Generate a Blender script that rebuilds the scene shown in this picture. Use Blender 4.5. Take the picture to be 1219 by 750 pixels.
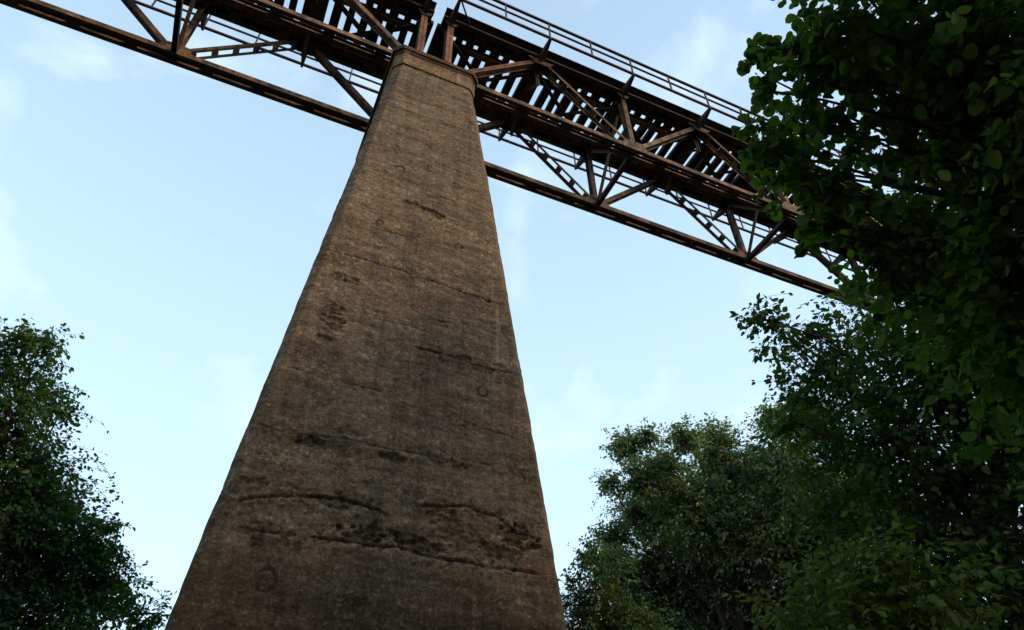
import bpy, bmesh, math, random
import numpy as np
from mathutils import Vector, Matrix

rng = np.random.default_rng(7)
random.seed(7)
R = math.radians
for o in list(bpy.data.objects):
    bpy.data.objects.remove(o)
sc = bpy.context.scene
col = sc.collection

# ------------------------------------------------------------------ camera
PITCH, YAW, ROLL = 0.73936, 0.43888, -0.02239
CAM = np.array((-3.116, -13.097, 1.588))
FPX = 848.74                       # focal length in pixels of a 1219 px wide frame
cy, sy = math.cos(YAW), math.sin(YAW)
fw = np.array((sy*math.cos(PITCH), cy*math.cos(PITCH), math.sin(PITCH)))
rt = np.array((cy, -sy, 0.0))
up = np.cross(rt, fw)
c_, s_ = math.cos(ROLL), math.sin(ROLL)
rt, up = c_*rt + s_*up, -s_*rt + c_*up
cam = bpy.data.cameras.new('camera')
cam.sensor_width = 36.0
cam.lens = 36.0*FPX/1219.0
cam.clip_start, cam.clip_end = 0.1, 5000
co = bpy.data.objects.new('camera', cam)
co.matrix_world = Matrix(((rt[0], up[0], -fw[0], CAM[0]), (rt[1], up[1], -fw[1], CAM[1]),
                          (rt[2], up[2], -fw[2], CAM[2]), (0, 0, 0, 1)))
col.objects.link(co)
sc.camera = co
sc.render.resolution_x, sc.render.resolution_y = 1024, 630
# ------------------------------------------------------------------ sky and sun
SUN_EL, SUN_AZ = R(28), R(140)      # azimuth from +Y (north) towards +X
w = bpy.data.worlds.new('World')
sc.world = w
w.use_nodes = True
nt = w.node_tree
nt.nodes.clear()
def wn(t, **k):
    n = nt.nodes.new(t)
    for a, b in k.items():
        setattr(n, a, b)
    return n
sky = wn('ShaderNodeTexSky', sky_type='NISHITA', sun_disc=False, sun_elevation=SUN_EL,
         sun_rotation=SUN_AZ, altitude=200, air_density=1.0, dust_density=1.6, ozone_density=1.2)
tc = wn('ShaderNodeTexCoord')
mp = wn('ShaderNodeMapping')
mp.inputs['Scale'].default_value = (1.0, 1.0, 1.5)
mp.inputs['Location'].default_value = (0.35, 0.0, 0.2)
nz = wn('ShaderNodeTexNoise', noise_dimensions='3D')
nz.inputs['Scale'].default_value = 5.2
nz.inputs['Detail'].default_value = 7
nz.inputs['Roughness'].default_value = 0.52
nz.inputs['Distortion'].default_value = 0.35
cr = wn('ShaderNodeValToRGB')                     # soft fair-weather puffs
cr.color_ramp.elements[0].position = 0.54
cr.color_ramp.elements[1].position = 0.76
cr.color_ramp.elements[1].color = (0.55, 0.55, 0.55, 1)
sep = wn('ShaderNodeSeparateXYZ')
veil = wn('ShaderNodeMapRange')                  # thin high veil, thicker towards the horizon all round
veil.inputs['From Min'].default_value, veil.inputs['From Max'].default_value = 0.25, 0.95
veil.inputs['To Min'].default_value, veil.inputs['To Max'].default_value = 0.90, 0.42
vmix = wn('ShaderNodeMixRGB', blend_type='MIX')
vmix.inputs[2].default_value = (4.25, 5.85, 7.2, 1)
cmix = wn('ShaderNodeMixRGB', blend_type='MIX')
cmix.inputs[2].default_value = (5.2, 6.2, 7.3, 1)
bg = wn('ShaderNodeBackground')
bg.inputs['Strength'].default_value = 0.15
out = wn('ShaderNodeOutputWorld')
lk = nt.links.new
lk(tc.outputs['Generated'], mp.inputs[0]); lk(mp.outputs[0], nz.inputs['Vector'])
lk(nz.outputs[0], cr.inputs[0]); lk(cr.outputs[0], cmix.inputs[0])
lk(tc.outputs['Generated'], sep.inputs[0]); lk(sep.outputs['Z'], veil.inputs['Value']); lk(veil.outputs[0], vmix.inputs[0])
lk(sky.outputs[0], vmix.inputs[1]); lk(vmix.outputs[0], cmix.inputs[1]); lk(cmix.outputs[0], bg.inputs['Color'])
lk(bg.outputs[0], out.inputs['Surface'])
sun = bpy.data.lights.new('sun', 'SUN')
sun.energy, sun.angle, sun.color = 2.4, R(12), (1.0, 0.77, 0.52)
so = bpy.data.objects.new('sun', sun)
sd = Vector((math.sin(SUN_AZ)*math.cos(SUN_EL), math.cos(SUN_AZ)*math.cos(SUN_EL), math.sin(SUN_EL)))
so.rotation_euler = sd.to_track_quat('Z', 'Y').to_euler()
so.location = sd*80
col.objects.link(so)
vs = sc.view_settings
vs.view_transform, vs.look, vs.gamma, vs.exposure = 'Standard', 'None', 1.0, 0.5
vs.use_curve_mapping = False

# ------------------------------------------------------------------ helpers
def tag(o, label=None, cat=None, group=None, kind=None):
    for k, v in (('label', label), ('category', cat), ('group', group), ('kind', kind)):
        if v:
            o[k] = v
    return o

def empty(name, loc):
    o = bpy.data.objects.new(name, None)
    o.location = loc
    o.empty_display_size = 0.3
    col.objects.link(o)
    return o

def link(name, me, parent=None, loc=None):
    o = bpy.data.objects.new(name, me)
    if parent is not None:
        o.parent = parent
    if loc is not None:
        o.location = loc
    col.objects.link(o)
    return o

def mesh(name, v, f, m, smooth=False):
    me = bpy.data.meshes.new(name)
    me.from_pydata([tuple(p) for p in v], [], f)
    me.materials.append(m)
    if smooth:
        me.shade_smooth()
    return me

def np_mesh(name, v, quads, m, tris=None, smooth=False):
    """fast mesh from numpy arrays"""
    me = bpy.data.meshes.new(name)
    v = np.ascontiguousarray(v, dtype=np.float32)
    nq = 0 if quads is None else len(quads)
    ntr = 0 if tris is None else len(tris)
    me.vertices.add(len(v))
    me.vertices.foreach_set('co', v.ravel())
    me.loops.add(nq*4 + ntr*3)
    idx = []
    if nq: idx.append(np.asarray(quads).ravel())
    if ntr: idx.append(np.asarray(tris).ravel())
    me.loops.foreach_set('vertex_index', np.concatenate(idx).astype(np.int32))
    me.polygons.add(nq + ntr)
    st = np.concatenate((np.arange(nq)*4, nq*4 + np.arange(ntr)*3)).astype(np.int32)
    me.polygons.foreach_set('loop_start', st)
    me.update(calc_edges=True)
    me.validate()
    me.materials.append(m)
    if smooth:
        me.shade_smooth()
    return me

BOXF = [(0, 3, 2, 1), (4, 5, 6, 7), (0, 1, 5, 4), (1, 2, 6, 5), (2, 3, 7, 6), (3, 0, 4, 7)]
def boxes(name, bs, m, m2=None, second=()):
    """bs: list of (x0,x1,y0,y1,z0,z1)"""
    v, f = [], []
    for x0, x1, y0, y1, z0, z1 in bs:
        n = len(v)
        v += [(x0, y0, z0), (x1, y0, z0), (x1, y1, z0), (x0, y1, z0), (x0, y0, z1), (x1, y0, z1), (x1, y1, z1), (x0, y1, z1)]
        f += [tuple(i + n for i in q) for q in BOXF]
    me = mesh(name, v, f, m)
    if m2:
        me.materials.append(m2)
        for k in second:
            for q in range(6):
                me.polygons[k*6+q].material_index = 1
    return me

_cache = {}
def bar(name, A, B, sec, m, parent, upv=(0, 1, 0), trim=(0, 0)):
    """A member from A to B; sec = list of (u0,u1,v0,v1) strips: u along upv-ish, v perpendicular."""
    A, B = Vector(A), Vector(B)
    d = B - A
    L = d.length
    d.normalize()
    u = Vector(upv)
    u = (u - d*u.dot(d)).normalized()
    v_ = d.cross(u)
    A = A + d*trim[0]
    L = L - trim[0] - trim[1]
    key = (name, tuple(round(x, 3) for x in d), round(L, 3), tuple(sec), m.name)
    if key not in _cache:
        vv, ff = [], []
        for u0, u1, v0, v1 in sec:
            n = len(vv)
            for t in (0, L):
                for a, b in ((u0, v0), (u1, v0), (u1, v1), (u0, v1)):
                    vv.append(d*t + u*a + v_*b)
            ff += [(n, n+1, n+2, n+3), (n+7, n+6, n+5, n+4)] + [(n+i, n+4+i, n+4+(i+1) % 4, n+(i+1) % 4) for i in range(4)]
        me = mesh(name, vv, ff, m)
        bm = bmesh.new(); bm.from_mesh(me); bmesh.ops.recalc_face_normals(bm, faces=bm.faces); bm.to_mesh(me); bm.free()
        _cache[key] = me
    return link(name, _cache[key], parent, A)

# ------------------------------------------------------------------ materials
def mat(name):
    m = bpy.data.materials.new(name)
    m.use_nodes = True
    n = m.node_tree.nodes
    b = n['Principled BSDF']
    b.inputs['Specular IOR Level'].default_value = 0.25
    return m, m.node_tree, b
def N(t, ty, **k):
    n = t.nodes.new(ty)
    for a, b in k.items():
        if a in n.inputs.keys() if hasattr(n.inputs, 'keys') else False:
            n.inputs[a].default_value = b
        else:
            setattr(n, a, b)
    return n
def noise(t, vec, scale, detail=5, rough=0.55, dist=0.0):
    n = t.nodes.new('ShaderNodeTexNoise')
    n.inputs['Scale'].default_value = scale
    n.inputs['Detail'].default_value = detail
    n.inputs['Roughness'].default_value = rough
    n.inputs['Distortion'].default_value = dist
    if vec is not None:
        t.links.new(vec, n.inputs['Vector'])
    return n.outputs[0]
def ramp(t, fac, stops):
    n = t.nodes.new('ShaderNodeValToRGB')
    e = n.color_ramp.elements
    while len(e) < len(stops):
        e.new(0.5)
    for i, (p, c) in enumerate(stops):
        e[i].position = p
        e[i].color = (c, c, c, 1) if not isinstance(c, tuple) else (*c, 1)
    t.links.new(fac, n.inputs[0])
    return n.outputs[0]
def mix(t, fac, a, b, mode='MIX'):
    n = t.nodes.new('ShaderNodeMixRGB')
    n.blend_type = mode
    for i, x in enumerate((fac, a, b)):
        if isinstance(x, (int, float)):
            n.inputs[i].default_value = x if i == 0 else (x, x, x, 1)
        elif isinstance(x, tuple):
            n.inputs[i].default_value = (*x, 1)
        else:
            t.links.new(x, n.inputs[i])
    return n.outputs[0]
def worldpos(t, scale=(1, 1, 1)):
    g = t.nodes.new('ShaderNodeNewGeometry')
    mpn = t.nodes.new('ShaderNodeMapping')
    mpn.inputs['Scale'].default_value = scale
    t.links.new(g.outputs['Position'], mpn.inputs[0])
    return mpn.outputs[0]
def bump(t, b, h, strength, dist):
    n = t.nodes.new('ShaderNodeBump')
    n.inputs['Strength'].default_value = strength
    n.inputs['Distance'].default_value = dist
    t.links.new(h, n.inputs['Height'])
    t.links.new(n.outputs[0], b.inputs['Normal'])

def concrete_mat(name, tint=(1, 1, 1), lifts=True):
    m, t, b = mat(name)
    p = worldpos(t)
    big = noise(t, p, 0.5, 5, 0.6, 0.5)
    lay = noise(t, worldpos(t, (0.55, 0.55, 2.4)), 1.7, 8, 0.70, 0.5)       # pours lie in level layers
    mid = noise(t, worldpos(t, (1.0, 1.0, 1.7)), 5.5, 6, 0.72, 0.3)
    fine = noise(t, p, 21, 3, 0.7)
    grit = noise(t, p, 60, 2, 0.6)
    streak = noise(t, worldpos(t, (3.2, 3.2, 0.13)), 1.3, 6, 0.65)
    c1 = mix(t, ramp(t, big, [(0.30, 0.0), (0.70, 1.0)]), (0.142, 0.097, 0.060), (0.222, 0.152, 0.094))
    c2 = mix(t, ramp(t, lay, [(0.34, 0.0), (0.60, 1.0)]), mix(t, 1.0, c1, (0.46, 0.44, 0.43), 'MULTIPLY'), c1)
    orange = ramp(t, noise(t, worldpos(t, (1.0, 1.0, 2.4)), 0.9, 6, 0.65, 0.8), [(0.56, 0.0), (0.74, 0.50)])
    c2 = mix(t, orange, c2, (0.29, 0.150, 0.072))
    board = noise(t, worldpos(t, (0.12, 0.12, 6.5)), 1.0, 4, 0.6)
    c2 = mix(t, 1.0, c2, ramp(t, board, [(0.36, 0.90), (0.50, 1.0), (0.66, 1.05)]), 'MULTIPLY')
    c3 = mix(t, 1.0, c2, ramp(t, mid, [(0.34, 0.66), (0.66, 1.28)]), 'MULTIPLY')
    def vor(sc_):
        n = t.nodes.new('ShaderNodeTexVoronoi'); n.inputs['Scale'].default_value = sc_
        n.inputs['Randomness'].default_value = 1.0
        t.links.new(mix(t, 0.06, worldpos(t), N(t, 'ShaderNodeTexNoise').outputs[1], 'ADD'), n.inputs['Vector'])
        return n
    v1, v2 = vor(19), vor(34)
    def bw(n):
        q = t.nodes.new('ShaderNodeSeparateColor'); t.links.new(n.outputs['Color'], q.inputs[0]); return q.outputs[0]
    stones = ramp(t, bw(v1), [(0.0, 0.62), (0.55, 0.96), (0.88, 1.08), (1.0, 1.75)])        # exposed aggregate
    sand = ramp(t, bw(v2), [(0.0, 0.70), (0.6, 1.0), (1.0, 1.35)])
    zone = ramp(t, noise(t, worldpos(t, (1, 1, 2.0)), 0.8, 4, 0.6), [(0.36, 0.35), (0.62, 1.0)])
    c4 = mix(t, zone, c3, mix(t, 1.0, c3, stones, 'MULTIPLY'))
    c4 = mix(t, 1.0, c4, sand, 'MULTIPLY')
    c4 = mix(t, 1.0, c4, ramp(t, grit, [(0.36, 0.80), (0.60, 1.0), (0.72, 1.4)]), 'MULTIPLY')
    c5 = mix(t, 1.0, c4, ramp(t, streak, [(0.34, 0.72), (0.54, 1.05)]), 'MULTIPLY')
    lime = ramp(t, noise(t, worldpos(t, (2.4, 2.4, 0.22)), 1.6, 6, 0.6, 0.3), [(0.64, 0.0), (0.76, 0.35)])
    c5 = mix(t, lime, c5, (0.36, 0.30, 0.225))
    at = t.nodes.new('ShaderNodeAttribute'); at.attribute_name = 'grime_shade'  # dirt plus recess shade painted into joints, spalls, rings and pits
    if not lifts:
        st = ramp(t, noise(t, worldpos(t, (1.6, 1.6, 0.35)), 1.3, 5, 0.6, 0.4), [(0.50, 0.0), (0.64, 0.75)])
        c5 = mix(t, st, c5, (0.060, 0.044, 0.033))
    if lifts:                                # lowest pour's darker tone up to its joint, with painted shade deepening it
        at2 = t.nodes.new('ShaderNodeAttribute'); at2.attribute_name = 'pour_shade'
        shaded_pour = mix(t, 1.0, c5, mix(t, streak, (0.30, 0.29, 0.29), (0.66, 0.64, 0.63)), 'MULTIPLY')
        c5 = mix(t, at2.outputs['Fac'], c5, shaded_pour)
    c6 = mix(t, at.outputs['Fac'], c5, (0.028, 0.023, 0.018))
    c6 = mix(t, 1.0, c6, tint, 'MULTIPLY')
    t.links.new(c6, b.inputs['Base Color'])
    b.inputs['Roughness'].default_value = 0.95
    b.inputs['Specular IOR Level'].default_value = 0.1
    hh = mix(t, 0.5, fine, mid)
    hh = mix(t, 0.35, hh, bw(v1))
    bump(t, b, hh, 0.8, 0.05)
    return m
CONC = concrete_mat('weathered_concrete')
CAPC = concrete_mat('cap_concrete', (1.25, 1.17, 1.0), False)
MOULD = concrete_mat('shaded_moulding_concrete', (0.34, 0.32, 0.31), False)  # dark tint paints the slab's shadow band along with some staining
SLABC = concrete_mat('slab_concrete', (0.72, 0.68, 0.64), False)

def iron_mat(name, rust, lo, hi):
    m, t, b = mat(name)
    p = worldpos(t)
    oi = t.nodes.new('ShaderNodeObjectInfo')
    n1 = noise(t, p, 1.9, 7, 0.68, 0.5)
    n2 = noise(t, p, 14, 4, 0.7)
    f = ramp(t, n1, [(lo, 0.0), (hi, 1.0)])
    c = mix(t, f, (0.028, 0.020, 0.015), rust)
    orr = ramp(t, noise(t, p, 0.9, 5, 0.6, 1.0), [(0.60, 0.0), (0.70, 0.6)])
    c = mix(t, orr, c, (0.22, 0.080, 0.034))
    c = mix(t, 1.0, c, ramp(t, n2, [(0.3, 0.6), (0.7, 1.3)]), 'MULTIPLY')
    c = mix(t, 1.0, c, ramp(t, oi.outputs['Random'], [(0.0, 0.8), (1.0, 1.15)]), 'MULTIPLY')
    t.links.new(c, b.inputs['Base Color'])
    b.inputs['Roughness'].default_value = 0.8
    bump(t, b, n2, 0.5, 0.01)
    return m
IRON = iron_mat('rusted_dark_iron', (0.215, 0.110, 0.050), 0.41, 0.64)
REDIRON = iron_mat('red_rusted_iron', (0.23, 0.095, 0.048), 0.30, 0.6)
SHADEDIRON = iron_mat('shaded_iron', (0.060, 0.034, 0.020), 0.35, 0.72)  # darker iron with the shade of undersides and deck put into its colour
REDRAIL = iron_mat('red_rail_iron', (0.17, 0.052, 0.035), 0.25, 0.6)
RAILIRON = iron_mat('railing_iron', (0.10, 0.042, 0.028), 0.35, 0.7)

def wood_mat(name, c0, c1):
    m, t, b = mat(name)
    g = noise(t, worldpos(t, (6, 0.6, 6)), 3.0, 6, 0.65)
    t.links.new(mix(t, g, c0, c1), b.inputs['Base Color'])
    b.inputs['Roughness'].default_value = 0.9
    bump(t, b, g, 0.5, 0.01)
    return m
SLEEPW = wood_mat('creosoted_timber', (0.018, 0.014, 0.011), (0.05, 0.038, 0.028))
BARK = wood_mat('bark', (0.020, 0.015, 0.011), (0.055, 0.042, 0.03))

def leaf_mat(name, c0, c1, trans=0.35):
    m, t, b = mat(name)
    at = t.nodes.new('ShaderNodeAttribute'); at.attribute_name = 'tone'
    oi = t.nodes.new('ShaderNodeObjectInfo')
    n = noise(t, worldpos(t), 0.9, 3, 0.6)
    k = t.nodes.new('ShaderNodeMath'); k.operation = 'MULTIPLY_ADD'
    t.links.new(at.outputs['Fac'], k.inputs[0]); k.inputs[1].default_value = 0.7
    k2 = t.nodes.new('ShaderNodeMath'); k2.operation = 'MULTIPLY'; k2.inputs[1].default_value = 0.5
    t.links.new(n, k2.inputs[0]); t.links.new(k2.outputs[0], k.inputs[2])
    c = mix(t, ramp(t, k.outputs[0], [(0.1, 0.0), (0.9, 1.0)]), c0, c1)
    t.links.new(c, b.inputs['Base Color'])
    b.inputs['Roughness'].default_value = 0.6
    b.inputs['Specular IOR Level'].default_value = 0.15
    tr = t.nodes.new('ShaderNodeBsdfTranslucent')
    t.links.new(mix(t, 1.0, c, (1.5, 1.7, 0.5), 'MULTIPLY'), tr.inputs['Color'])
    ms = t.nodes.new('ShaderNodeMixShader'); ms.inputs[0].default_value = trans
    o = t.nodes['Material Output']
    t.links.new(b.outputs[0], ms.inputs[1]); t.links.new(tr.outputs[0], ms.inputs[2])
    t.links.new(ms.outputs[0], o.inputs['Surface'])
    return m

# ------------------------------------------------------------------ ground
gm, gt, gb = mat('forest_floor')
gp = worldpos(gt)
gt.links.new(mix(gt, noise(gt, gp, 0.6, 6, 0.65), (0.03, 0.038, 0.014), (0.07, 0.055, 0.032)), gb.inputs['Base Color'])
gb.inputs['Roughness'].default_value = 1.0
n = 121
xs = np.sinh(np.linspace(-4.2, 4.2, n))/np.sinh(4.2)*1500
gx, gy = np.meshgrid(xs, xs)
rr = np.hypot(gx, gy)
gz = (np.sin(gx*0.23)*np.cos(gy*0.19)*0.25 + np.sin(gx*0.031+1)*np.sin(gy*0.027)*1.2)*np.clip((rr-26)/30, 0, 1)
gv = np.stack((gx, gy, gz), -1).reshape(-1, 3)
i = np.arange(n*n).reshape(n, n)
gq = np.stack((i[:-1, :-1], i[:-1, 1:], i[1:, 1:], i[1:, :-1]), -1).reshape(-1, 4)
tag(link('ground', np_mesh('ground', gv, gq, gm, smooth=True)), 'dark mossy valley floor under the bridge', None, None, 'structure')

# ------------------------------------------------------------------ pier
ZB = 25.6                           # height of the bottom chord centre line
W, H, P, G = 3.063, 4.13, 4.0, 0.546
PY = 1.75                           # pier centre in Y
def half_x(z):                      # half width of the shaft incl. chamfer
    return 1.269 + 0.097*(ZB - z)
def front_y(z):                     # front plane
    return -0.541 - 0.052*(ZB - z) - 0.25

def vnoise(x, z, seed):
    """cheap value noise, 2-D, vectorised"""
    r = np.random.default_rng(seed).random((256, 256))
    xi, zi = np.floor(x).astype(int), np.floor(z).astype(int)
    fx, fz = x - xi, z - zi
    fx, fz = fx*fx*(3-2*fx), fz*fz*(3-2*fz)
    a = r[xi % 256, zi % 256]; b = r[(xi+1) % 256, zi % 256]
    c = r[xi % 256, (zi+1) % 256]; d = r[(xi+1) % 256, (zi+1) % 256]
    return (a*(1-fx)+b*fx)*(1-fz) + (c*(1-fx)+d*fx)*fz
def fbm(x, z, seed, oct=4):
    s = 0; a = 0.5
    for k in range(oct):
        th = 0.65 + 1.1*k
        xr, zr = x*math.cos(th)-z*math.sin(th), x*math.sin(th)+z*math.cos(th)
        s = s + a*vnoise(xr*2**k + 17*k + 300, zr*2**k + 31*k + 300, seed+k); a *= 0.5
    return s

JOINTS = [  # polylines on the front face (x, z), depth, half thickness
    ([(-2.6, 13.62), (-1.82, 13.77), (-1.16, 13.76), (-0.24, 13.74), (0.72, 13.67), (2.2, 13.6)], 0.040, 0.035),
    ([(-0.15, 11.49), (0.49, 11.47), (1.27, 11.43), (2.35, 11.44)], 0.05, 0.045),
    ([(0.2, 12.40), (0.75, 12.52), (1.3, 12.54)], 0.04, 0.03),
    ([(-3.0, 8.75), (-2.18, 8.66), (-1.05, 8.83), (-0.25, 8.78), (0.59, 8.84), (1.28, 8.91), (2.7, 8.97)], 0.028, 0.03),
    ([(-3.2, 7.02), (-3.04, 7.1), (-2.16, 7.4), (-1.55, 7.53), (-1.19, 7.56), (-0.45, 7.51), (-0.2, 7.4)], 0.06, 0.05),
    ([(0.1, 7.6), (0.4, 7.75), (1.2, 7.9), (1.79, 7.79), (2.13, 7.6), (2.75, 7.5)], 0.06, 0.05),
    ([(-2.7, 6.72), (-1.77, 6.79), (-0.81, 6.82), (-0.09, 6.87), (0.98, 6.78), (1.77, 6.8), (2.75, 6.82)], 0.065, 0.05),
    ([(-1.5, 20.9), (0.0, 20.95), (1.5, 20.9)], 0.012, 0.03),
    ([(-1.6, 18.7), (0.2, 18.75), (1.7, 18.7)], 0.014, 0.03),
    ([(-2.1, 15.05), (-1.4, 15.0), (-0.3, 15.08), (0.4, 15.02)], 0.018, 0.025),
    ([(-0.2, 17.25), (0.6, 17.2), (1.7, 17.15)], 0.018, 0.025),
    ([(-2.5, 10.15), (-1.6, 10.05), (-0.5, 10.1)], 0.022, 0.025),
    ([(0.3, 9.75), (1.2, 9.8), (2.4, 9.7)], 0.022, 0.025),
    ([(-1.5, 22.3), (0.0, 22.25), (1.5, 22.3)], 0.010, 0.025),
    ([(-1.0, 12.0), (-0.2, 12.05), (0.4, 11.98)], 0.022, 0.025),
    ([(-3.3, 4.1), (-1, 4.2), (1.0, 4.15), (3.3, 4.2)], 0.05, 0.04),
]
PATCH = [   # spalled places x, z, rx, rz, depth
    (-0.4, 16.42, 0.40, 0.14, 0.07), (0.22, 16.33, 0.42, 0.13, 0.08), (-1.79, 8.58, 0.26, 0.12, 0.08), (-0.23, 8.55, 0.34, 0.11, 0.08),
    (-1.75, 12.98, 0.3, 0.13, 0.06), (-1.85, 11.7, 0.28, 0.42, 0.06), (-1.95, 11.1, 0.2, 0.1, 0.06), (2.3, 7.45, 0.42, 0.24, 0.10),
    (-0.54, 7.02, 0.55, 0.16, 0.09), (0.25, 6.95, 0.6, 0.15, 0.10), (1.2, 11.5, 0.22, 0.08, 0.06), (1.9, 7.1, 0.5, 0.16, 0.06),
    (1.0, 7.3, 0.6, 0.25, 0.035), (-2.3, 6.55, 0.1, 0.22, 0.05), (-1.3, 7.45, 0.5, 0.1, 0.05), (0.9, 8.75, 0.5, 0.1, 0.04),
    (-2.6, 7.6, 0.25, 0.1, 0.04), (1.3, 13.62, 0.4, 0.07, 0.03), (-1.2, 8.95, 0.3, 0.07, 0.03), (0.7, 7.65, 0.35, 0.12, 0.05)]
RINGS = [(-0.82, 17.88, .11), (0.81, 17.95, .12), (-1.16, 15.26, .11), (0.93, 15.28, .12), (0.24, 10.7, .10), (1.55, 10.71, .13),
         (-2.05, 5.98, .17), (0.01, 18.46, .06), (1.72, 5.7, .12)]

def shaft_mesh(name, detail):
    nf, ns, nc, nz_ = (210, 40, 5, 860) if detail else (16, 8, 2, 40)
    z = np.linspace(-0.3, ZB - 1.70, nz_)
    hx, fy = half_x(z), front_y(z)
    back = 2*PY - fy
    ch = 0.10 + 0.16*np.clip(z/(ZB-1.7), 0, 1)
    rings = []
    def seg(ax, ay, bx, by, n):
        t = np.linspace(0, 1, n, endpoint=False)[None, :]
        rings.append(np.stack((ax[:, None]*(1-t) + bx[:, None]*t, ay[:, None]*(1-t) + by[:, None]*t, np.repeat(z[:, None], n, 1)), -1))
    seg(-hx+ch, fy, hx-ch, fy, nf)
    seg(hx-ch, fy, hx, fy+ch, nc)
    seg(hx, fy+ch, hx, back-ch, ns)
    seg(hx, back-ch, hx-ch, back, nc)
    seg(hx-ch, back, -hx+ch, back, ns)
    seg(-hx+ch, back, -hx, back-ch, nc)
    seg(-hx, back-ch, -hx, fy+ch, ns)
    seg(-hx, fy+ch, -hx+ch, fy, nc)
    v = np.concatenate(rings, 1)
    m_ = v.shape[1]
    grime_shade = np.zeros(v.shape[:2])  # dirt and painted recess shade, follows the carved depth
    if detail:
        fr = np.zeros(m_, bool); fr[:nf+nc] = True; fr[-nc:] = True
        x, zz = v[:, fr, 0], v[:, fr, 2]
        d = (fbm(x*1.1+50, zz*1.7+9, 3, 6)-0.5)*0.06 + (fbm(x*7+20, zz*8+3, 11, 4)-0.45)*0.022
        g = np.zeros_like(d)
        brk = fbm(x*2.1+80, zz*0.9+5, 41, 4)
        for pl, dep, ht in JOINTS:
            px, pz = np.array(pl).T
            wob = (fbm(x*3+7, zz*0+dep*90, 5, 3)-0.45)*0.10
            dz = np.abs(zz - np.interp(x, px, pz) - wob)
            ex = np.clip((x-px[0])/0.25, 0, 1)*np.clip((px[-1]-x)/0.25, 0, 1)
            th = ht*(0.15 + 1.1*fbm(x*2.5, zz*0+3, 23, 3))
            k = np.clip((1 - dz/th)*2.5 + (fbm(x*14, zz*14, 201, 3)-.45)*2.2, 0, 1)*(dz < 2.2*th)*ex*np.clip((brk-0.25)*5, 0.15, 1)
            # lip of the lower pour
            d -= dep*k
            d += 0.016*np.exp(-((zz-np.interp(x, px, pz)-wob+0.10)/0.09)**2)*ex
            g = np.maximum(g, 0.92*np.clip(k*1.2, 0, 1))
            rough = np.exp(-(dz/0.28)**2)*ex*np.clip(dep*18, 0, 1)
            hon = fbm(x*13+dep*50, zz*15, 133, 3)
            kk = rough*np.clip((hon-0.50)*9, 0, 1)
            d -= 0.035*kk
            g = np.maximum(g, 0.75*kk)
        for px, pz, rx, rz, dep in PATCH:
            q = 1 - ((x-px)/rx)**2 - ((zz-pz + (fbm(x*3, zz*0, 77, 2)-.4)*0.2)/rz)**2
            nn = fbm(x*7+px*3, zz*10, 31, 4)
            n2 = fbm(x*15+px, zz*19+pz, 37, 3)
            k = np.clip((q*0.8 + (nn-0.52)*3.2 + (n2-.45)*2.0)*3.0, 0, 1)*np.clip((q+0.6)*2, 0, 1)
            d -= dep*k*(0.15+n2*1.5)
            g = np.maximum(g, 0.95*k*np.clip(1.9-n2*3.2, 0, 1))
        for px, pz, r_ in RINGS:
            rr_ = np.hypot((x-px)*(1+.2*math.sin(px*9)), zz-pz) + (fbm(x*9, zz*9, 91, 3)-0.4)*0.06
            k = np.exp(-((rr_-r_)/0.022)**2)*np.clip(fbm(x*5+px, zz*5, 95, 2)*3-.5, 0, 1)
            d -= 0.035*k + 0.012*(rr_ < r_)
            g = np.maximum(g, np.clip(1.3*k, 0, .9))
        pits = fbm(x*5+3, zz*5+70, 61, 3)
        k = np.clip((pits-0.66)*8, 0, 1)
        d -= 0.03*k
        g = np.maximum(g, 0.4*k)
        edge = np.clip(np.minimum(half_x(zz)-0.02-np.abs(x), 0.3)/0.06, 0.15, 1)
        v[:, fr, 1] -= d*edge
        grime_shade[:, fr] = g
        # worn arrises
        a = (fbm(z*2.2+3, z*0+1, 55, 6)-0.5)*0.05 - 0.10*np.clip(fbm(z*3.1+13, z*0+5, 58, 4)-0.60, 0, 1)
        v[:, nf:nf+nc+1, 0] += a[:, None]; v[:, m_-nc-1:, 0] -= np.roll(a, 137)[:, None]
        # other faces: gentle unevenness
        s_i = slice(nf+nc, m_-nc)
        v[:, s_i, 0] += (fbm(v[:, s_i, 1]*1.2+9, v[:, s_i, 2]*1.6+5, 71, 4)-0.47)*0.03
    idx = np.arange(nz_*m_).reshape(nz_, m_)
    a = idx[:-1]; b = np.roll(a, -1, 1); d2 = idx[1:]; c = np.roll(d2, -1, 1)
    q = np.stack((a, b, c, d2), -1).reshape(-1, 4)
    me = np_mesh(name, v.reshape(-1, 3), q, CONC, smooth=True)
    zz = v[..., 2]
    pour_shade = np.clip((6.80 + (fbm(v[..., 0]*1.5+4, zz*0, 19, 4)-.45)*.5 - zz)/(.15+1.8*fbm(v[..., 0]*.9+2, zz*.4, 29, 3)), 0, 1)*(.68+.6*fbm(v[..., 0]*1.3, zz*1.1+40, 27, 5))  # mask of the darker lowest pour and its painted shade
    ad = me.attributes.new('pour_shade', 'FLOAT', 'POINT')
    ad.data.foreach_set('value', pour_shade.ravel().astype(np.float32))
    at = me.attributes.new('grime_shade', 'FLOAT', 'POINT')
    at.data.foreach_set('value', grime_shade.ravel().astype(np.float32))
    return me

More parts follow.
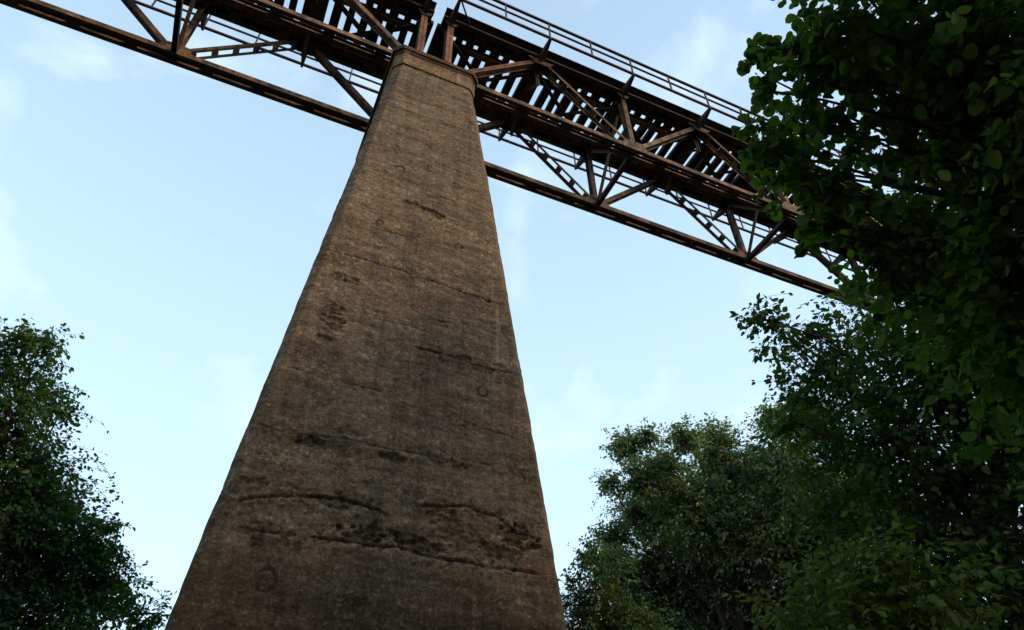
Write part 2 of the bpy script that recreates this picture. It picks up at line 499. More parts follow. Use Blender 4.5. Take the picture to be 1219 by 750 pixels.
def octring(hx, y0, y1, ch, z):
    return [(-hx+ch, y0, z), (hx-ch, y0, z), (hx, y0+ch, z), (hx, y1-ch, z), (hx-ch, y1, z), (-hx+ch, y1, z), (-hx, y1-ch, z), (-hx, y0+ch, z)]
def oct_stack(name, levels, m):
    """levels: (hx, y0, y1, ch, z), walls subdivided for a slightly worn edge"""
    v, f = [], []
    for l in levels:
        v += octring(*l)
    for k in range(len(levels)-1):
        for i in range(8):
            a, b = k*8+i, k*8+(i+1) % 8
            f.append((a, b, b+8, a+8))
    f.append(tuple(range(7, -1, -1)))
    f.append(tuple((len(levels)-1)*8+i for i in range(8)))
    me = mesh(name, v, f, m)
    bm = bmesh.new(); bm.from_mesh(me)
    bmesh.ops.subdivide_edges(bm, edges=bm.edges[:], cuts=5, use_grid_fill=True)
    for vv in bm.verts:
        vv.co += Vector((random.uniform(-1, 1), random.uniform(-1, 1), random.uniform(-1, 1)))*0.006
    bm.to_mesh(me); bm.free()
    return me

zt = ZB - 1.70
f0, hx0 = front_y(zt), half_x(zt)
bk = 2*PY - f0
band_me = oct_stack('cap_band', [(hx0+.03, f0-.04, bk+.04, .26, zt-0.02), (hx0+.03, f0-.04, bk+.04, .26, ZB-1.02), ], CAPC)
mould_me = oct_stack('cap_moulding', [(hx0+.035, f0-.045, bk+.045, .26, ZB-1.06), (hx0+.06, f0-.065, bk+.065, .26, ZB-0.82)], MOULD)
slab_me = oct_stack('cap_slab', [(1.555, -0.985, 2*PY+.985, .27, ZB-0.83), (1.565, -0.995, 2*PY+.995, .27, ZB-0.66), (1.50, -.93, 2*PY+.93, .26, ZB-0.60)], SLABC)
SPAN = 8*P + 2*G
def pier(X, shaft_me, label):
    r = empty('bridge_pier', (X, 0, 0))
    tag(r, label, 'bridge pier', 'concrete piers of the bridge')
    link('shaft', shaft_me, r)
    link('cap_band', band_me, r)
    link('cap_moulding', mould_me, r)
    link('cap_slab', slab_me, r)
    return r
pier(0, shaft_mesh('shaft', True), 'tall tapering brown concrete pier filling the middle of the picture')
far_shaft = shaft_mesh('shaft_plain', False)
pier(SPAN, far_shaft, 'far concrete pier hidden behind the right-hand trees')
pier(-SPAN, far_shaft, 'concrete pier under the far left end of the left span')

# ------------------------------------------------------------------ truss spans
Hs = [(-.15, .15, -.012, .012), (-.15, -.13, -.10, .10), (.13, .15, -.10, .10)]       # H section, flanges in the truss sides
LAD = [(-.20, -.18, -.07, .07), (-.18, -.10, .052, .07), (.18, .20, -.07, .07), (.10, .18, .052, .07)]
CH = []                                                                                 # channel pair, u = Y, v = Z handled by boxes
def chord_boxes(L, x0, top):
    b = []
    for s in (-1, 1):
        y0, y1 = sorted((s*.20, s*.18))
        b.append((x0, x0+L, y0, y1, -.16, .16))
        yi0, yi1 = sorted((s*.18, s*.095))
        b.append((x0, x0+L, yi0, yi1, -.16, -.143))
        b.append((x0, x0+L, yi0, yi1, .143, .16))
        # outer toe angle, proud of the web
        ya, yb = sorted((s*.20, s*.245))
        b.append((x0, x0+L, ya, yb, -.162, -.148) if not top else (x0, x0+L, ya, yb, .148, .162))
    return b

def top_boxes(L):
    b = []
    for s in (-1, 1):
        for ya, yb, za, zb in ((.26, .28, -.05, .16), (.10, .26, -.05, -.033), (.10, .26, .143, .16), (.28, .325, -.05, -.036)):
            y0, y1 = sorted((s*ya, s*yb))
            b.append((0, L, y0, y1, za, zb))
    return b
tbat_me = boxes('batten_plate', [(-.30, .30, -.27, .27, -.012, 0.0)], SHADEDIRON)
bat_me = boxes('batten_plate', [(-.19, .19, -.19, .19, -.012, 0.0)], SHADEDIRON)
lat_me = boxes('lattice_batten', [(-.14, .14, -.178, .178, -.006, .006)], IRON)
gus_me = {}
def gusset(kind):
    if kind not in gus_me:
        if kind == 'mid':   pts = [(-.62, -.16), (.62, -.16), (.62, .10), (.34, .48), (-.34, .48), (-.62, .10)]
        elif kind == 'end': pts = [(-.22, -.16), (.58, -.16), (.58, .10), (.34, .42), (-.22, .42)]
        elif kind == 'top': pts = [(-.60, .15), (-.60, -.10), (-.30, -.46), (.30, -.46), (.60, -.10), (.60, .15)]
        else:               pts = [(-.30, .15), (-.30, -.10), (-.16, -.36), (.16, -.36), (.30, -.10), (.30, .15)]
        t = .014
        n = len(pts)
        v = [(x, -t/2, z) for x, z in pts] + [(x, t/2, z) for x, z in pts]
        f = [tuple(range(n)), tuple(range(2*n-1, n-1, -1))] + [(i, i+n, (i+1) % n+n, (i+1) % n) for i in range(n)]
        gus_me[kind] = mesh('gusset_plate', v, f, IRON)
    return gus_me[kind]
sleeper_me = boxes('sleeper', [(-.165, .165, -1.33, 1.33, 0, .24)], SLEEPW)
fb_me = boxes('floor_beam', [(-.012, .012, .20, W-.20, -.62, -.02), (-.20, .20, .20, W-.20, -.64, -.62), (-.20, .20, .20, W-.20, -.02, 0)], SHADEDIRON)
shoe_me = boxes('bearing_shoe', [(-.30, .30, -.28, .28, 0, .10), (-.22, .22, -.22, .22, .10, .26), (-.26, .26, -.21, .21, .26, .438)], IRON)
plank_me = {}

def taper(name, A, B, w0, h0, w1, h1, m, parent):
    A, B = Vector(A), Vector(B)
    v = []
    for p, ww, hh in ((A, w0, h0), (B, w1, h1)):
        v += [p+Vector((-ww/2, 0, -hh)), p+Vector((ww/2, 0, -hh)), p+Vector((ww/2, 0, 0)), p+Vector((-ww/2, 0, 0))]
    f = [(0, 1, 2, 3), (7, 6, 5, 4)] + [(i, i+4, (i+1) % 4+4, (i+1) % 4) for i in range(4)]
    me = mesh(name, v, f, m)
    bm = bmesh.new(); bm.from_mesh(me); bmesh.ops.recalc_face_normals(bm, faces=bm.faces); bm.to_mesh(me); bm.free()
    return link(name, me, parent)

def span(sgn, label):
    """sgn = +1: span to the right of the pier, -1: to the left. Local frame: origin at cap top, X world."""
    zc = 0.60                                    # bottom chord centre above the pier cap
    zt_ = zc + H
    root = empty('truss_span', (0, 0, ZB - 0.60))
    tag(root, label, 'bridge span', 'steel truss spans of the bridge')
    X = lambda k: sgn*(G + k*P)
    NP = 8
    L = NP*P + 0.66
    for side, y in ((-1, 0.0), (1, W)):
        x0 = min(X(0), X(NP)) - 0.33
        bc = link('bottom_chord', boxes('bottom_chord', chord_boxes(L, 0, False), IRON, SHADEDIRON, (1, 2, 3, 5, 6, 7)), root, (x0, y, zc))  # flanges take the iron darkened to look unlit
        tcb = link('top_chord', boxes('top_chord', top_boxes(L), SHADEDIRON), root, (x0, y, zt_))
        for k in range(0, NP, 2):
            for off in (1.35, 3.18, 5.0, 6.8):
                xx = sgn*(G + k*P + off) - x0
                for zz in (-.1615, .174):
                    link('batten_plate', bat_me, bc, (xx, 0, zz))
                link('batten_plate', tbat_me, tcb, (xx, 0, -.0515))
        link('cover_plate', boxes('cover_plate', [(0, L, -.30, .30, .1625, .178)], SHADEDIRON), tcb)
        for k in range(0, NP+1):
            if k % 2 == 0:
                for yy in (-.2095, .2095):
                    g = link('gusset_plate', gusset('end' if k in (0, NP) else 'mid'), bc, (X(k)-x0, yy, 0))
                    if k in (0, NP) and ((k == 0) != (sgn > 0)):
                        g.scale = (-1, 1, 1)
                    link('gusset_plate', gusset('topv' if k else 'topv'), tcb, (X(k)-x0, yy, 0))
            else:
                for yy in (-.2095, .2095):
                    link('gusset_plate', gusset('top'), tcb, (X(k)-x0, yy, 0))
        # web members
        for k in range(NP+1):
            if k in (0, NP):
                bar('end_post', (X(k), y, zc), (X(k), y, zt_), [(-.17, .17, -.014, .014), (-.17, -.145, -.13, .13), (.145, .17, -.13, .13)],
                    REDIRON, root, trim=(.17, .17))
            elif k % 2 == 0:
                bar('vertical_post', (X(k), y, zc), (X(k), y, zt_), Hs, IRON, root, trim=(.17, .17))
        for k in range(NP):
            if k % 2 == 0: A, B = (X(k), y, zc), (X(k+1), y, zt_)
            else:          A, B = (X(k), y, zt_), (X(k+1), y, zc)
            tension = (k % 2 == 1) if k < NP/2 else (k % 2 == 0)
            if not tension:
                bar('diagonal', A, B, Hs, REDIRON if (k == 0 and side < 0 and sgn > 0) else IRON, root, trim=(.25, .25))
            else:
                dg = bar('diagonal', A, B, LAD, IRON, root, trim=(.25, .25))
                d = (Vector(B)-Vector(A)); LL = d.length - .5; d.normalize()
                u = Vector((0, 1, 0)); v_ = d.cross(u)
                M = Matrix((d, u, v_)).transposed().to_4x4()
                for j in range(6):
                    bt = link('lattice_batten', lat_me, dg)
                    bt.matrix_local = Matrix.Translation(d*(LL*(j+.5)/6) + v_*0.05) @ M
        # bearings
        for k in (0, NP):
            link('bearing_shoe', shoe_me, root, (X(k), y, 0.001))
        # railing
        oy = -1.108 if side < 0 else W + 1.108
        ed = -0.285 if side < 0 else W + 0.285
        r0 = zt_ + 0.193
        xa, xb = sgn*0.25, X(NP)+sgn*0.25
        rl = bar('railing', (xa, oy, r0), (xb, oy, r0), [(-.05, .05, -.045, .045)], REDRAIL if side < 0 else RAILIRON, root)
        def child(nm, me_parent, A, B, sec, m=RAILIRON):
            o_ = bar(nm, A, B, sec, m, None)
            o_.parent = me_parent
            o_.location = Vector(o_.location) - Vector((xa, oy, r0))
            return o_
        child('mid_rail', rl, (xa, oy, r0+.70), (xb, oy, r0+.70), [(-.035, .035, -.035, .035)])
        child('top_rail', rl, (xa, oy, r0+1.28), (xb, oy, r0+1.28), [(-.05, .05, -.05, .05)])
        for j in range(0, 2*NP+1):
            child('railing_post', rl, (sgn*(G+j*P/2), oy, r0), (sgn*(G+j*P/2), oy, r0+1.30), [(-.028, .028, -.028, .028)])
        for k in range(NP+1):
            br = taper('railing_bracket', (X(k), ed-.004*side*-1, r0-.02), (X(k), oy+.06*side, r0-.045), .24, .42, .09, .13, SHADEDIRON, root)
            if k in (0, NP):
                kk = 1 if k == 0 else -1
                bar('bracket_stay', (X(k)+sgn*kk*.06, oy, r0-.06), (X(k)+sgn*kk*0.75, ed, r0-.06), [(-.03, .03, -.03, .03)], IRON, root, upv=(0, 0, 1))
        # walkway planks beside the track
        for a, b in ((-.53, -.345), (-.33, -.145), (-.13, .055), (.07, .255), (.27, .50)):
            y0, y1 = (a, b) if side < 0 else (W-b, W-a)
            for j in range(NP):
                nm = (round(y1-y0, 3),)
                if nm not in plank_me:
                    plank_me[nm] = boxes('walkway_plank', [(-P/2+.004, P/2-.004, -(y1-y0)/2, (y1-y0)/2, 0, .05)], SLEEPW)
                if j == 0:          # short board ends that close the deck up to the joint
                    link('walkway_plank', boxes('walkway_plank', [(-.16, .16, -(y1-y0)/2, (y1-y0)/2, 0, .05)], SLEEPW), root, (sgn*(G-.17), (y0+y1)/2, zt_+.297))
                ex = sgn*(G+(j+.5)*P)
                link('walkway_plank', plank_me[nm], root, (ex, (y0+y1)/2+0.0, zt_+.295+random.uniform(0, .006)))
    # deck
    for k in range(NP+1):
        link('floor_beam', fb_me, root, (X(k), 0, zt_+0.02))
    for y in (.62, W-.62):
        for k in range(NP):
            bar('stringer', (X(k), y, zt_-.15), (X(k+1), y, zt_-.15), [(-.008, .008, -.17, .17), (-.10, .10, -.186, -.17), (-.10, .10, .17, .186)], IRON, root,
                upv=(0, 1, 0), trim=(.02, .02))
    for k in range(NP):
        for a, b in ((.25, W-.25), (W-.25, .25)):
            bar('deck_brace', (X(k), a, zt_-.40 - (.03 if a < b else 0)), (X(k+1), b, zt_-.40 - (.03 if a < b else 0)), [(-.085, .085, -.008, .008), (-.085, -.07, -.12, .008)], SHADEDIRON, root, upv=(0, 1, 0), trim=(.25, .25))
    nsl = int(NP*P/0.54)
    for j in range(nsl+1):
        if j in (37, 51):
            continue
        s_ob = link('sleeper', sleeper_me, root, (sgn*(G+j*NP*P/nsl + random.uniform(-.05, .05)), W/2 + random.uniform(-.03, .03), zt_+.038))
        s_ob.rotation_euler.z = random.uniform(-.03, .03)
        s_ob.scale = (random.uniform(.8, 1.18), random.uniform(.97, 1.03), 1)
    for y in (W/2-.75, W/2+.75):
        bar('rail', (sgn*.22, y, zt_+.31), (X(NP)+sgn*.3, y, zt_+.31), [(-.035, .035, -.075, -.04), (-.009, .009, -.04, .05), (-.07, .07, .05, .065)][::1], RAILIRON, root)
    # end frames over the bearings, and stub ties carrying the deck to the joint
    for k in (0, NP):
        e = sgn*(-1 if k == 0 else 1)
        link('end_frame', boxes('end_frame', [(-.012, .012, .21, W-.21, -1.15, -.45), (-.12, .12, .21, W-.21, -1.17, -1.15), (-.1, .1, 1.05, 1.25, -2.6, -1.17), (-.1, .1, W-1.25, W-1.05, -2.6, -1.17)], SHADEDIRON), root, (X(k)+e*.06, 0, zt_))
        if k == 0:
            s_ob = link('sleeper', sleeper_me, root, (X(k)+e*.30, W/2, zt_+.038))
    # sway frames and bottom struts at the even nodes
    for k in range(1, NP, 2):       # knee braces from the floor beams at the odd nodes
        for ya, yb in ((.22, .95), (W-.22, W-.95)):
            bar('knee_brace', (X(k), ya, zt_-1.35), (X(k), yb, zt_-.62), [(-.06, .06, -.006, .006), (-.06, -.048, -.05, .05)], SHADEDIRON, root, upv=(1, 0, 0))
            bar('hanger', (X(k), ya, zt_-1.45), (X(k), ya, zt_-.05), [(-.08, .08, -.01, .01), (-.01, .01, -.06, .06)], SHADEDIRON, root, upv=(1, 0, 0))
    for k in range(0, NP+1, 2):
        bar('bottom_strut', (X(k), .2, zc-.02), (X(k), W-.2, zc-.02), [(-.09, -.075, -.10, .10), (.075, .09, -.10, .10), (-.075, .075, -.012, .012)], SHADEDIRON, root, upv=(1, 0, 0))
        dx = .05
        bar('sway_brace', (X(k)+dx, .22, zt_-.30), (X(k)+dx, W-.22, zc+.18), [(-.065, .065, -.008, .008), (-.065, -.05, -.06, .06)], SHADEDIRON, root, upv=(1, 0, 0))
        bar('sway_brace', (X(k)-dx, W-.22, zt_-.30), (X(k)-dx, .22, zc+.18), [(-.065, .065, -.008, .008), (-.065, -.05, -.06, .06)], SHADEDIRON, root, upv=(1, 0, 0))
    return root
span(1, 'rusty steel deck truss span right of the pier, running into the trees')
span(-1, 'rusty steel deck truss span left of the pier, leaving the picture top left')

# ------------------------------------------------------------------ trees
def at(u, v, dist):
    """a point seen at (u, v) of the 1219 x 750 frame, dist metres from the camera"""
    d = rt*((u-609.5)/FPX) + up*(-(v-375)/FPX) + fw
    return CAM + d/np.linalg.norm(d)*dist

def tube_mesh(name, paths, m, sides=7):
    """paths: list of (points array, radii)"""
    V, Q = [], []
    n0 = 0
    for pts, rad in paths:
        pts = np.asarray(pts, float); k = len(pts)
        tan = np.gradient(pts, axis=0); tan /= np.linalg.norm(tan, axis=1)[:, None]+1e-9
        ref = np.array((0.3, 0.9, 0.2)) if abs(tan[0] @ np.array((0, 0, 1))) > .9 else np.array((0, 0, 1.0))
        a = np.cross(tan, ref); a /= np.linalg.norm(a, axis=1)[:, None]+1e-9
        b = np.cross(tan, a)
        th = np.arange(sides)*2*np.pi/sides
        ring = pts[:, None] + (a[:, None]*np.cos(th)[None, :, None] + b[:, None]*np.sin(th)[None, :, None])*np.asarray(rad)[:, None, None]
        V.append(ring.reshape(-1, 3))
        i_ = np.arange(k*sides).reshape(k, sides)+n0
        A = i_[:-1]; B = np.roll(A, -1, 1); D = i_[1:]; C_ = np.roll(D, -1, 1)
        Q.append(np.stack((A, B, C_, D), -1).reshape(-1, 4))
        n0 += k*sides
    return np_mesh(name, np.concatenate(V), np.concatenate(Q), m, smooth=True)

# leaf outlines: vertices (x across, y along, z), faces
def leaf_shape(kind):
    if kind == 'round':
        w_ = [(0, 0), (.27, .10), (.43, .34), (.44, .58), (.30, .84), (0, 1.0)]
    elif kind == 'oval':
        w_ = [(0, 0), (.26, .25), (.30, .55), (0, 1.0)]
    else:
        w_ = [(0, 0), (.30, .45), (0, 1.0)]
    mid = [p for p in w_]
    V = [(0, y, -0.10*y*y) for x, y in w_]
    Fq, Ft = [], []
    n_ = len(w_)
    base = len(V)
    for s in (1, -1):
        st = len(V)
        for x, y in w_[1:-1]:
            V.append((s*x, y, 0.22*x - 0.16*y*y))
        m_ = n_-2
        ids = list(range(st, st+m_))
        def tri(a, b, c): Ft.append((a, b, c) if s > 0 else (a, c, b))
        tri(0, ids[0], 1)
        for i_ in range(m_-1):
            if s > 0: Fq.append((i_+1, ids[i_], ids[i_+1], i_+2))
            else:     Fq.append((i_+1, i_+2, ids[i_+1], ids[i_]))
        tri(m_, ids[-1], n_-1)
    return np.array(V), np.array(Fq, int).reshape(-1, 4), np.array(Ft, int).reshape(-1, 3)

def unit(a):
    return a/(np.linalg.norm(a, axis=-1, keepdims=True)+1e-9)

def grow(clumps, twigs_per, leaves_per, leaf, g, squash=0.8, droop=0.15, fill=0.0):
    """twigs radiate from each clump centre, leaves sit along them; returns twig paths and leaf frames"""
    P0, AX, NR, SZ, tw = [], [], [], [], []
    for c, r in clumps:
        c = np.asarray(c)
        k = max(3, int(twigs_per*r*r))
        dirs = unit(g.normal(size=(k, 3))*np.array((1, 1, squash)))
        ln = r*g.uniform(0.45, 1.12, k)
        s = c + g.normal(size=(k, 3))*r*0.20
        e = s + dirs*ln[:, None]*np.array((1, 1, squash)); e[:, 2] -= droop*ln
        mid = (s+e)/2 + g.normal(size=(k, 3))*ln[:, None]*0.10 + np.array((0, 0, 1))*ln[:, None]*0.10
        tw.append(np.stack((s, mid, e), 1))
        t = np.linspace(0.22, 1.0, leaves_per)[None, :, None] + g.uniform(-.05, .05, (k, leaves_per, 1))
        b = (1-t)**2*s[:, None] + 2*t*(1-t)*mid[:, None] + t*t*e[:, None]
        dd = unit(e-s)[:, None]
        side = unit(np.cross(dd, np.array((0, 0, 1.0))) + 1e-3)*np.where(np.arange(leaves_per) % 2, 1, -1)[None, :, None]
        ax = unit(dd*g.uniform(.2, .9, (k, leaves_per, 1)) + side*g.uniform(.4, 1.0, (k, leaves_per, 1)) + g.normal(size=(k, leaves_per, 3))*.35 + np.array((0, 0, -.35)))
        nr = unit(np.array((0, 0, 1.0)) + g.normal(size=(k, leaves_per, 3))*.55)
        b = b + ax*leaf*0.25
        P0.append(b.reshape(-1, 3)); AX.append(ax.reshape(-1, 3)); NR.append(nr.reshape(-1, 3))
        SZ.append(leaf*g.uniform(.45, 1.22, k*leaves_per))
    P0, AX, NR, SZ = np.concatenate(P0), np.concatenate(AX), np.concatenate(NR), np.concatenate(SZ)
    X_ = unit(np.cross(AX, NR)); Z_ = np.cross(X_, AX)
    return P0, X_, AX, Z_, SZ, np.concatenate(tw)

def leaves_mesh(name, fr, kind, m, g):
    P0, X_, Y_, Z_, SZ, _ = fr
    V, Fq, Ft = leaf_shape(kind)
    n_ = len(P0)
    wv, cu, tw_ = g.uniform(.72, 1.15, (n_, 1, 1)), g.uniform(.2, 2.6, (n_, 1, 1)), g.normal(0, .16, (n_, 1, 1))
    zz = V[None, :, 2:]*cu + tw_*V[None, :, :1]*V[None, :, 1:2]*2
    vv = P0[:, None] + SZ[:, None, None]*(X_[:, None]*V[None, :, :1]*wv + Y_[:, None]*V[None, :, 1:2] + Z_[:, None]*zz)
    off = (np.arange(n_)*len(V))[:, None, None]
    q = (Fq[None]+off).reshape(-1, 4) if len(Fq) else None
    tr = (Ft[None]+off).reshape(-1, 3)
    me = np_mesh(name, vv.reshape(-1, 3), q, m, tris=tr)
    a = me.attributes.new('tone', 'FLOAT', 'POINT')
    a.data.foreach_set('value', np.repeat(g.random(n_), len(V)).astype(np.float32))
    return me

def tree(name, label, cat, base, lean, clumps, leaf, kind, m, twigs_per, leaves_per, seed, trunk_r, group=None, squash=.8,
         droop=.15, twig_r=.004, parts=0, fork=0.45, limb_k=.016, sprays=()):
    g = np.random.default_rng(seed)
    base = np.asarray(base, float)
    root = empty(name, base)
    tag(root, label, cat, group)
    cl = [(np.asarray(c)-base, r) for c, r in clumps]
    top = np.asarray(lean, float)-base
    tt = np.linspace(0, 1, 12)
    wob = np.stack((np.sin(tt*5+seed)*.12, np.cos(tt*4+seed)*.12, tt*0), -1)*np.linalg.norm(top)*.12
    tp = tt[:, None]*top[None] + wob*tt[:, None]; tp[0, 2] = -.15
    rad = trunk_r*(1-.86*tt); rad[0] *= 1.35
    link('trunk', tube_mesh('trunk', [(tp, rad)], BARK, 10), root)
    for c, r in cl:
        f = np.clip((c[2]-r*.8)/max(top[2], .1)*0.75, fork*.5, .95)
        i_ = int(f*11); s = tp[i_]
        t = np.linspace(0, 1, 7)[:, None]
        ctrl = s*.45 + c*.55 + np.array((0, 0, .18*np.linalg.norm(c-s)*(1 if c[2] > s[2] else -.2))) + g.normal(size=3)*.08*np.linalg.norm(c-s)
        path = (1-t)**2*s + 2*t*(1-t)*ctrl + t*t*c
        r0 = min(rad[i_]*.55, .008+limb_k*np.linalg.norm(c-s))
        link('limb', tube_mesh('limb', [(path, r0*(1-.75*t[:, 0]))], BARK, 6), root)
    fr = grow(cl, twigs_per, leaves_per, leaf, g, squash, droop)
    for pl in sprays:               # thin arching shoots that stand clear of the crown
        pl = np.asarray(pl)-base
        t = np.linspace(0, len(pl)-1, 16)
        path = np.stack([np.interp(t, np.arange(len(pl)), pl[:, a]) for a in range(3)], -1)
        path[1:-1] = (path[:-2]+path[1:-1]*2+path[2:])/4
        link('shoot', tube_mesh('shoot', [(path, np.linspace(.014, .004, 16))], BARK, 4), root)
        nl = int(55*np.linalg.norm(np.diff(path, axis=0), axis=1).sum()/2)
        k = g.uniform(2, 15, nl); p0 = np.stack([np.interp(k, np.arange(16), path[:, a]) for a in range(3)], -1) + g.normal(size=(nl, 3))*.07
        ax = unit(g.normal(size=(nl, 3))+np.array((0, 0, -.4))); x_ = unit(np.cross(ax, g.normal(size=(nl, 3))+np.array((0, 0, 1.2)))); z_ = np.cross(x_, ax)
        fr = tuple(np.concatenate((a, b)) for a, b in zip(fr[:5], (p0, x_, ax, z_, leaf*g.uniform(.4, .9, nl)))) + (fr[5],)
    if twig_r:
        paths = [(p, (twig_r, twig_r*.8, twig_r*.4)) for p in fr[5]]
        tag(link('twigs', tube_mesh('twigs', paths, BARK, 3), root), kind='stuff')
    keep = np.ones(len(fr[0]), bool)
    if parts:       # the leaves that show largest become objects of their own
        d = fr[0]+base-CAM
        zc = d @ fw
        u = 609.5+FPX*(d @ rt)/zc; v = 375-FPX*(d @ up)/zc
        size = fr[4]/np.linalg.norm(d, axis=1)*((zc > 0) & (u > -5) & (u < 1224) & (v > -5) & (v < 755))
        pick = np.argsort(-size)[:parts]
        keep[pick] = False
        V, Fq, Ft = leaf_shape(kind)
        lm = []
        for j in range(5):
            me = np_mesh('leaf', V*np.array((.84+.08*j, 1, .3+.6*((j*3) % 5))), Fq, m, tris=Ft)
            a = me.attributes.new('tone', 'FLOAT', 'POINT')
            a.data.foreach_set('value', np.full(len(V), j/4, np.float32))
            lm.append(me)
        for n_, j in enumerate(pick):
            o = link('leaf', lm[n_ % 5], root)
            s = fr[4][j]
            x_, y_, z_, p_ = fr[1][j]*s, fr[2][j]*s, fr[3][j]*s, fr[0][j]
            o.matrix_local = Matrix(((x_[0], y_[0], z_[0], p_[0]), (x_[1], y_[1], z_[1], p_[1]), (x_[2], y_[2], z_[2], p_[2]), (0, 0, 0, 1)))
    sub = tuple(a[keep] for a in fr[:5]) + (None,)
    tag(link('crown', leaves_mesh('crown', sub, kind, m, g), root), kind='stuff')
    return root

def spots(lst, dist, jit, g):
    return [(at(u, v, dist*(1+g.uniform(-jit, jit)) if len(e) == 0 else e[0]), r) for u, v, r, *e in lst]
def ground_under(u, v, d):
    p = at(u, v, d); return np.array((p[0], p[1], 0.0))

L_ALDER = leaf_mat('alder_leaf', (0.026, 0.052, 0.010), (0.078, 0.126, 0.026), .48)
L_LEFT = leaf_mat('left_tree_leaf', (0.028, 0.056, 0.018), (0.064, 0.115, 0.038), .35)
L_WILLOW = leaf_mat('willow_leaf', (0.075, 0.105, 0.060), (0.160, 0.205, 0.115), .35)
L_YOUNG = leaf_mat('young_leaf', (0.036, 0.064, 0.026), (0.080, 0.120, 0.052), .3)
L_BUSH = leaf_mat('bush_leaf', (0.042, 0.066, 0.015), (0.118, 0.155, 0.034), .35)
L_MID = leaf_mat('hazel_leaf', (0.026, 0.050, 0.014), (0.070, 0.112, 0.028), .35)

g = np.random.default_rng(3)
# left tree
cl = spots([(48, 408, .8), (10, 428, 1.2), (-70, 420, 1.6), (52, 465, .8), (10, 500, 1.5), (72, 490, .5), (-70, 520, 1.9), (35, 560, 1.4),
            (72, 600, 1.0), (15, 620, 1.9), (112, 632, .8), (60, 665, 1.5), (128, 660, .65), (0, 700, 2.0), (100, 705, 1.2), (145, 712, .8),
            (60, 745, 1.6), (172, 742, .6), (190, 730, .35), (-80, 640, 2.2), (-90, 760, 2.2), (20, 815, 2.0), (110, 800, 1.5), (150, 790, 1.1), (100, 660, 1.0), (40, 600, 1.5), (120, 690, .9)], 22, .06, g)
tree('broadleaf_tree', 'dark green leafy tree at the left edge, left of the pier', 'tree', ground_under(-10, 800, 22.5), at(0, 430, 22.5),
     cl, .14, 'oval', L_LEFT, 105, 11, 21, .24, twig_r=.006,
     sprays=[[at(*q, 21.8) for q in l] for l in ([(70, 560), (95, 545), (118, 548), (134, 570), (143, 598)], [(90, 620), (120, 625), (140, 640), (152, 668)], [(140, 700), (165, 690), (185, 702), (204, 722)],
                                                [(60, 470), (85, 462), (104, 466)], [(70, 500), (95, 490), (110, 502)], [(120, 660), (145, 660), (160, 680)], [(150, 735), (185, 715), (210, 706)])])
# willow right of the pier
cl = spots([(745, 530, .9), (725, 575, .55), (770, 520, .6), (790, 560, 1.3), (815, 520, .75), (850, 525, 1.0), (760, 610, 1.3), (830, 610, 1.8), (880, 560, 1.6),
            (900, 640, 2.0), (790, 680, 1.8), (860, 700, 2.2), (940, 560, 1.8), (960, 650, 2.2), (930, 740, 2.2), (820, 760, 2.2), (1000, 720, 2.4), (1020, 600, 2.2),
            (750, 760, 1.6), (900, 820, 2.4), (800, 850, 2.2), (920, 500, .9), (960, 500, 1.2), (730, 640, .9), (760, 570, .9), (740, 690, 1.3), (800, 620, 1.6, 31), (870, 640, 2.2, 32), (780, 720, 2.0, 31), (940, 620, 2.2, 32), (850, 570, 1.4, 31)], 29, .07, g)
tree('willow_tree', 'grey-green bushy willow tree right of the pier', 'tree', ground_under(860, 800, 29), at(860, 560, 29), cl, .165, 'narrow', L_WILLOW,
     170, 14, 22, .32, squash=.95, twig_r=.007,
     sprays=[[at(*q, 29) for q in l] for l in ([(740, 540), (725, 515), (718, 508)], [(760, 530), (768, 505), (766, 495)], [(810, 530), (818, 505), (812, 494)], [(850, 530), (856, 505), (850, 497)],
                                              [(735, 570), (712, 560), (702, 572)], [(730, 590), (712, 590), (706, 605)], [(870, 530), (880, 508), (888, 500)], [(790, 540), (790, 515), (796, 504)])])
# fresh green young tree tucked beside the pier
cl = spots([(700, 668, .75), (690, 715, .9), (720, 700, .9), (740, 735, 1.0), (680, 760, .9), (720, 780, 1.2), (678, 690, .35), (705, 652, .35), (730, 668, .8), (700, 740, 1.1), (740, 770, 1.2), (760, 745, 1.1)], 23, .03, g)
tree('young_tree', 'small fresh green tree just right of the pier foot', 'tree', ground_under(712, 830, 23), at(705, 690, 23), cl, .12, 'oval', L_YOUNG, 130, 12, 23, .10, twig_r=.005)
# hazel behind the near branches
cl = spots([(900, 372, .28), (885, 378, .14), (930, 385, .32), (920, 420, .28), (960, 395, .45), (975, 440, .6), (1020, 400, .7), (1010, 470, .8), (950, 470, .4),
            (940, 500, .35), (980, 530, .7), (1060, 520, .9), (1080, 440, .9), (1130, 480, 1.0), (1040, 590, .9), (1110, 590, 1.1), (1180, 560, 1.1), (1180, 430, 1.0),
            (985, 600, .6), (1170, 650, 1.1), (1100, 660, 1.0), (1200, 330, 1.0), (1120, 380, 1.0), (1230, 500, 1.2), (1240, 640, 1.2), (1030, 670, .8), (1180, 740, 1.2), (1100, 750, 1.1)], 8.6, .09, g)
tree('hazel_tree', 'dark leafy tree with mid-sized leaves right of the willow', 'tree', ground_under(1150, 800, 9.2), at(1120, 450, 9.2), cl, .085, 'oval', L_MID,
     150, 11, 24, .13, twig_r=.003, limb_k=.008)
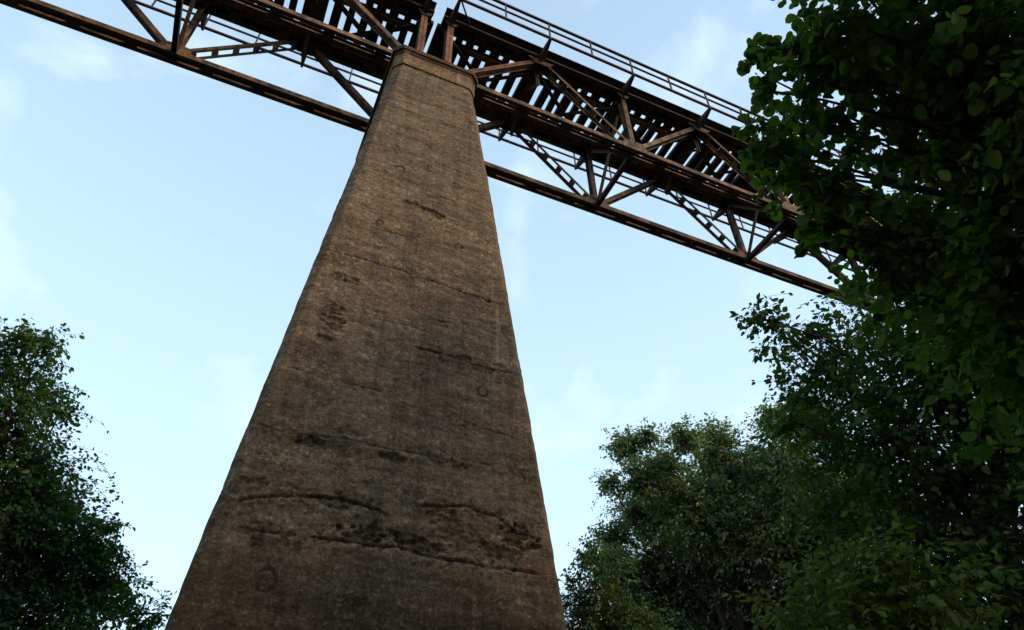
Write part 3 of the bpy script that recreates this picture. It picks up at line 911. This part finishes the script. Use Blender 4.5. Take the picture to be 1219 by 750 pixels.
# near overhanging tree
cl = spots([(900, 62, .10), (885, 72, .06), (925, 58, .14), (960, 40, .22), (900, 105, .06), (920, 95, .13), (950, 90, .22), (915, 160, .22), (885, 172, .12), (940, 150, .26), (905, 185, .14),
            (990, 20, .28), (1000, 80, .3), (985, 140, .26), (925, 205, .18), (955, 200, .25), (980, 235, .2), (945, 240, .13), (955, 275, .10), (985, 275, .14), (1020, 245, .24), (1035, 285, .2),
            (1040, 40, .35), (1060, 110, .32), (1030, 180, .28), (1070, 290, .3), (1045, 335, .22), (1100, 60, .4), (1120, 140, .35), (1090, 200, .25), (1110, 290, .4), (1090, 350, .35),
            (1160, 40, .45), (1180, 130, .45), (1170, 230, .4), (1180, 330, .45), (1230, 60, .5), (1240, 180, .5), (1240, 300, .5), (1150, 400, .4), (1220, 420, .45),
            (1100, -40, .5), (1000, -40, .35), (1200, -60, .5), (1290, 100, .55), (1290, 250, .55), (1290, 400, .55),
            (1150, 60, .7, 6.2), (1220, 140, .8, 6.2), (1180, 250, .7, 6.3), (1230, 360, .8, 6.3), (1240, 20, .8, 6.0), (1130, 190, .45, 6.4)], 4.6, .09, g)
tree('alder_tree', 'near alder branches with large rounded leaves hanging in at upper right', 'tree', ground_under(1420, 500, 5.6), at(1330, 60, 5.2), cl, .070, 'round', L_ALDER,
     200, 11, 25, .10, twig_r=.0022, parts=300, limb_k=.005)
# low bush, bottom right
cl = spots([(930, 730, .35), (960, 700, .35), (1000, 690, .4), (1030, 720, .5), (985, 745, .5), (1060, 670, .4), (1090, 700, .5), (1040, 650, .28), (1110, 740, .6), (1020, 780, .7), (1100, 800, .8), (950, 780, .5)], 6.4, .08, g)
tree('bush', 'yellow-green leafy bush at the bottom right', 'bush', ground_under(1030, 800, 6.5), at(1030, 730, 6.5), cl, .075, 'oval', L_BUSH, 190, 9, 26, .05, twig_r=.003)

# unseen wood edge added behind the photographer to shade the foot of the pier
L_SHADEWOOD = leaf_mat('shade_wood_leaf', (0.025, 0.042, 0.014), (0.055, 0.085, 0.026), .25)
for k, (bx, by, hh) in enumerate(((11.5, -15.5, 24.0), (4.0, -18.5, 22.0), (-4.5, -19.5, 22.0), (16.5, -22.0, 25.0), (-12.5, -17.5, 18.0))):
    gg = np.random.default_rng(60+k)
    cl = []
    for j in range(26):
        a, f = gg.uniform(0, 2*np.pi), gg.uniform(.28, 1.0)
        rad = 4.2*math.sin(math.pi*min(.95, f*.9+.02))**.7*gg.uniform(.3, 1)
        cl.append((np.array((bx+rad*math.cos(a), by+rad*math.sin(a), hh*f-1.2)), gg.uniform(1.3, 2.0)))
    tree('shade_beech', ('unseen beech added for shade, nearest behind the alder', 'tall unseen beech added for shade behind the photographer', 'unseen beech added for shade, behind the photographer on the left', 'tallest unseen beech added for shade, farthest back on the right', 'unseen beech added for shade, out to the left behind the photographer')[k],
         'tree', (bx, by, 0), (bx+.3, by, hh*.85), cl, .30, 'oval', L_SHADEWOOD, 34, 8, 80+k, .28, twig_r=0, group='unseen trees added for shade at the wood edge')
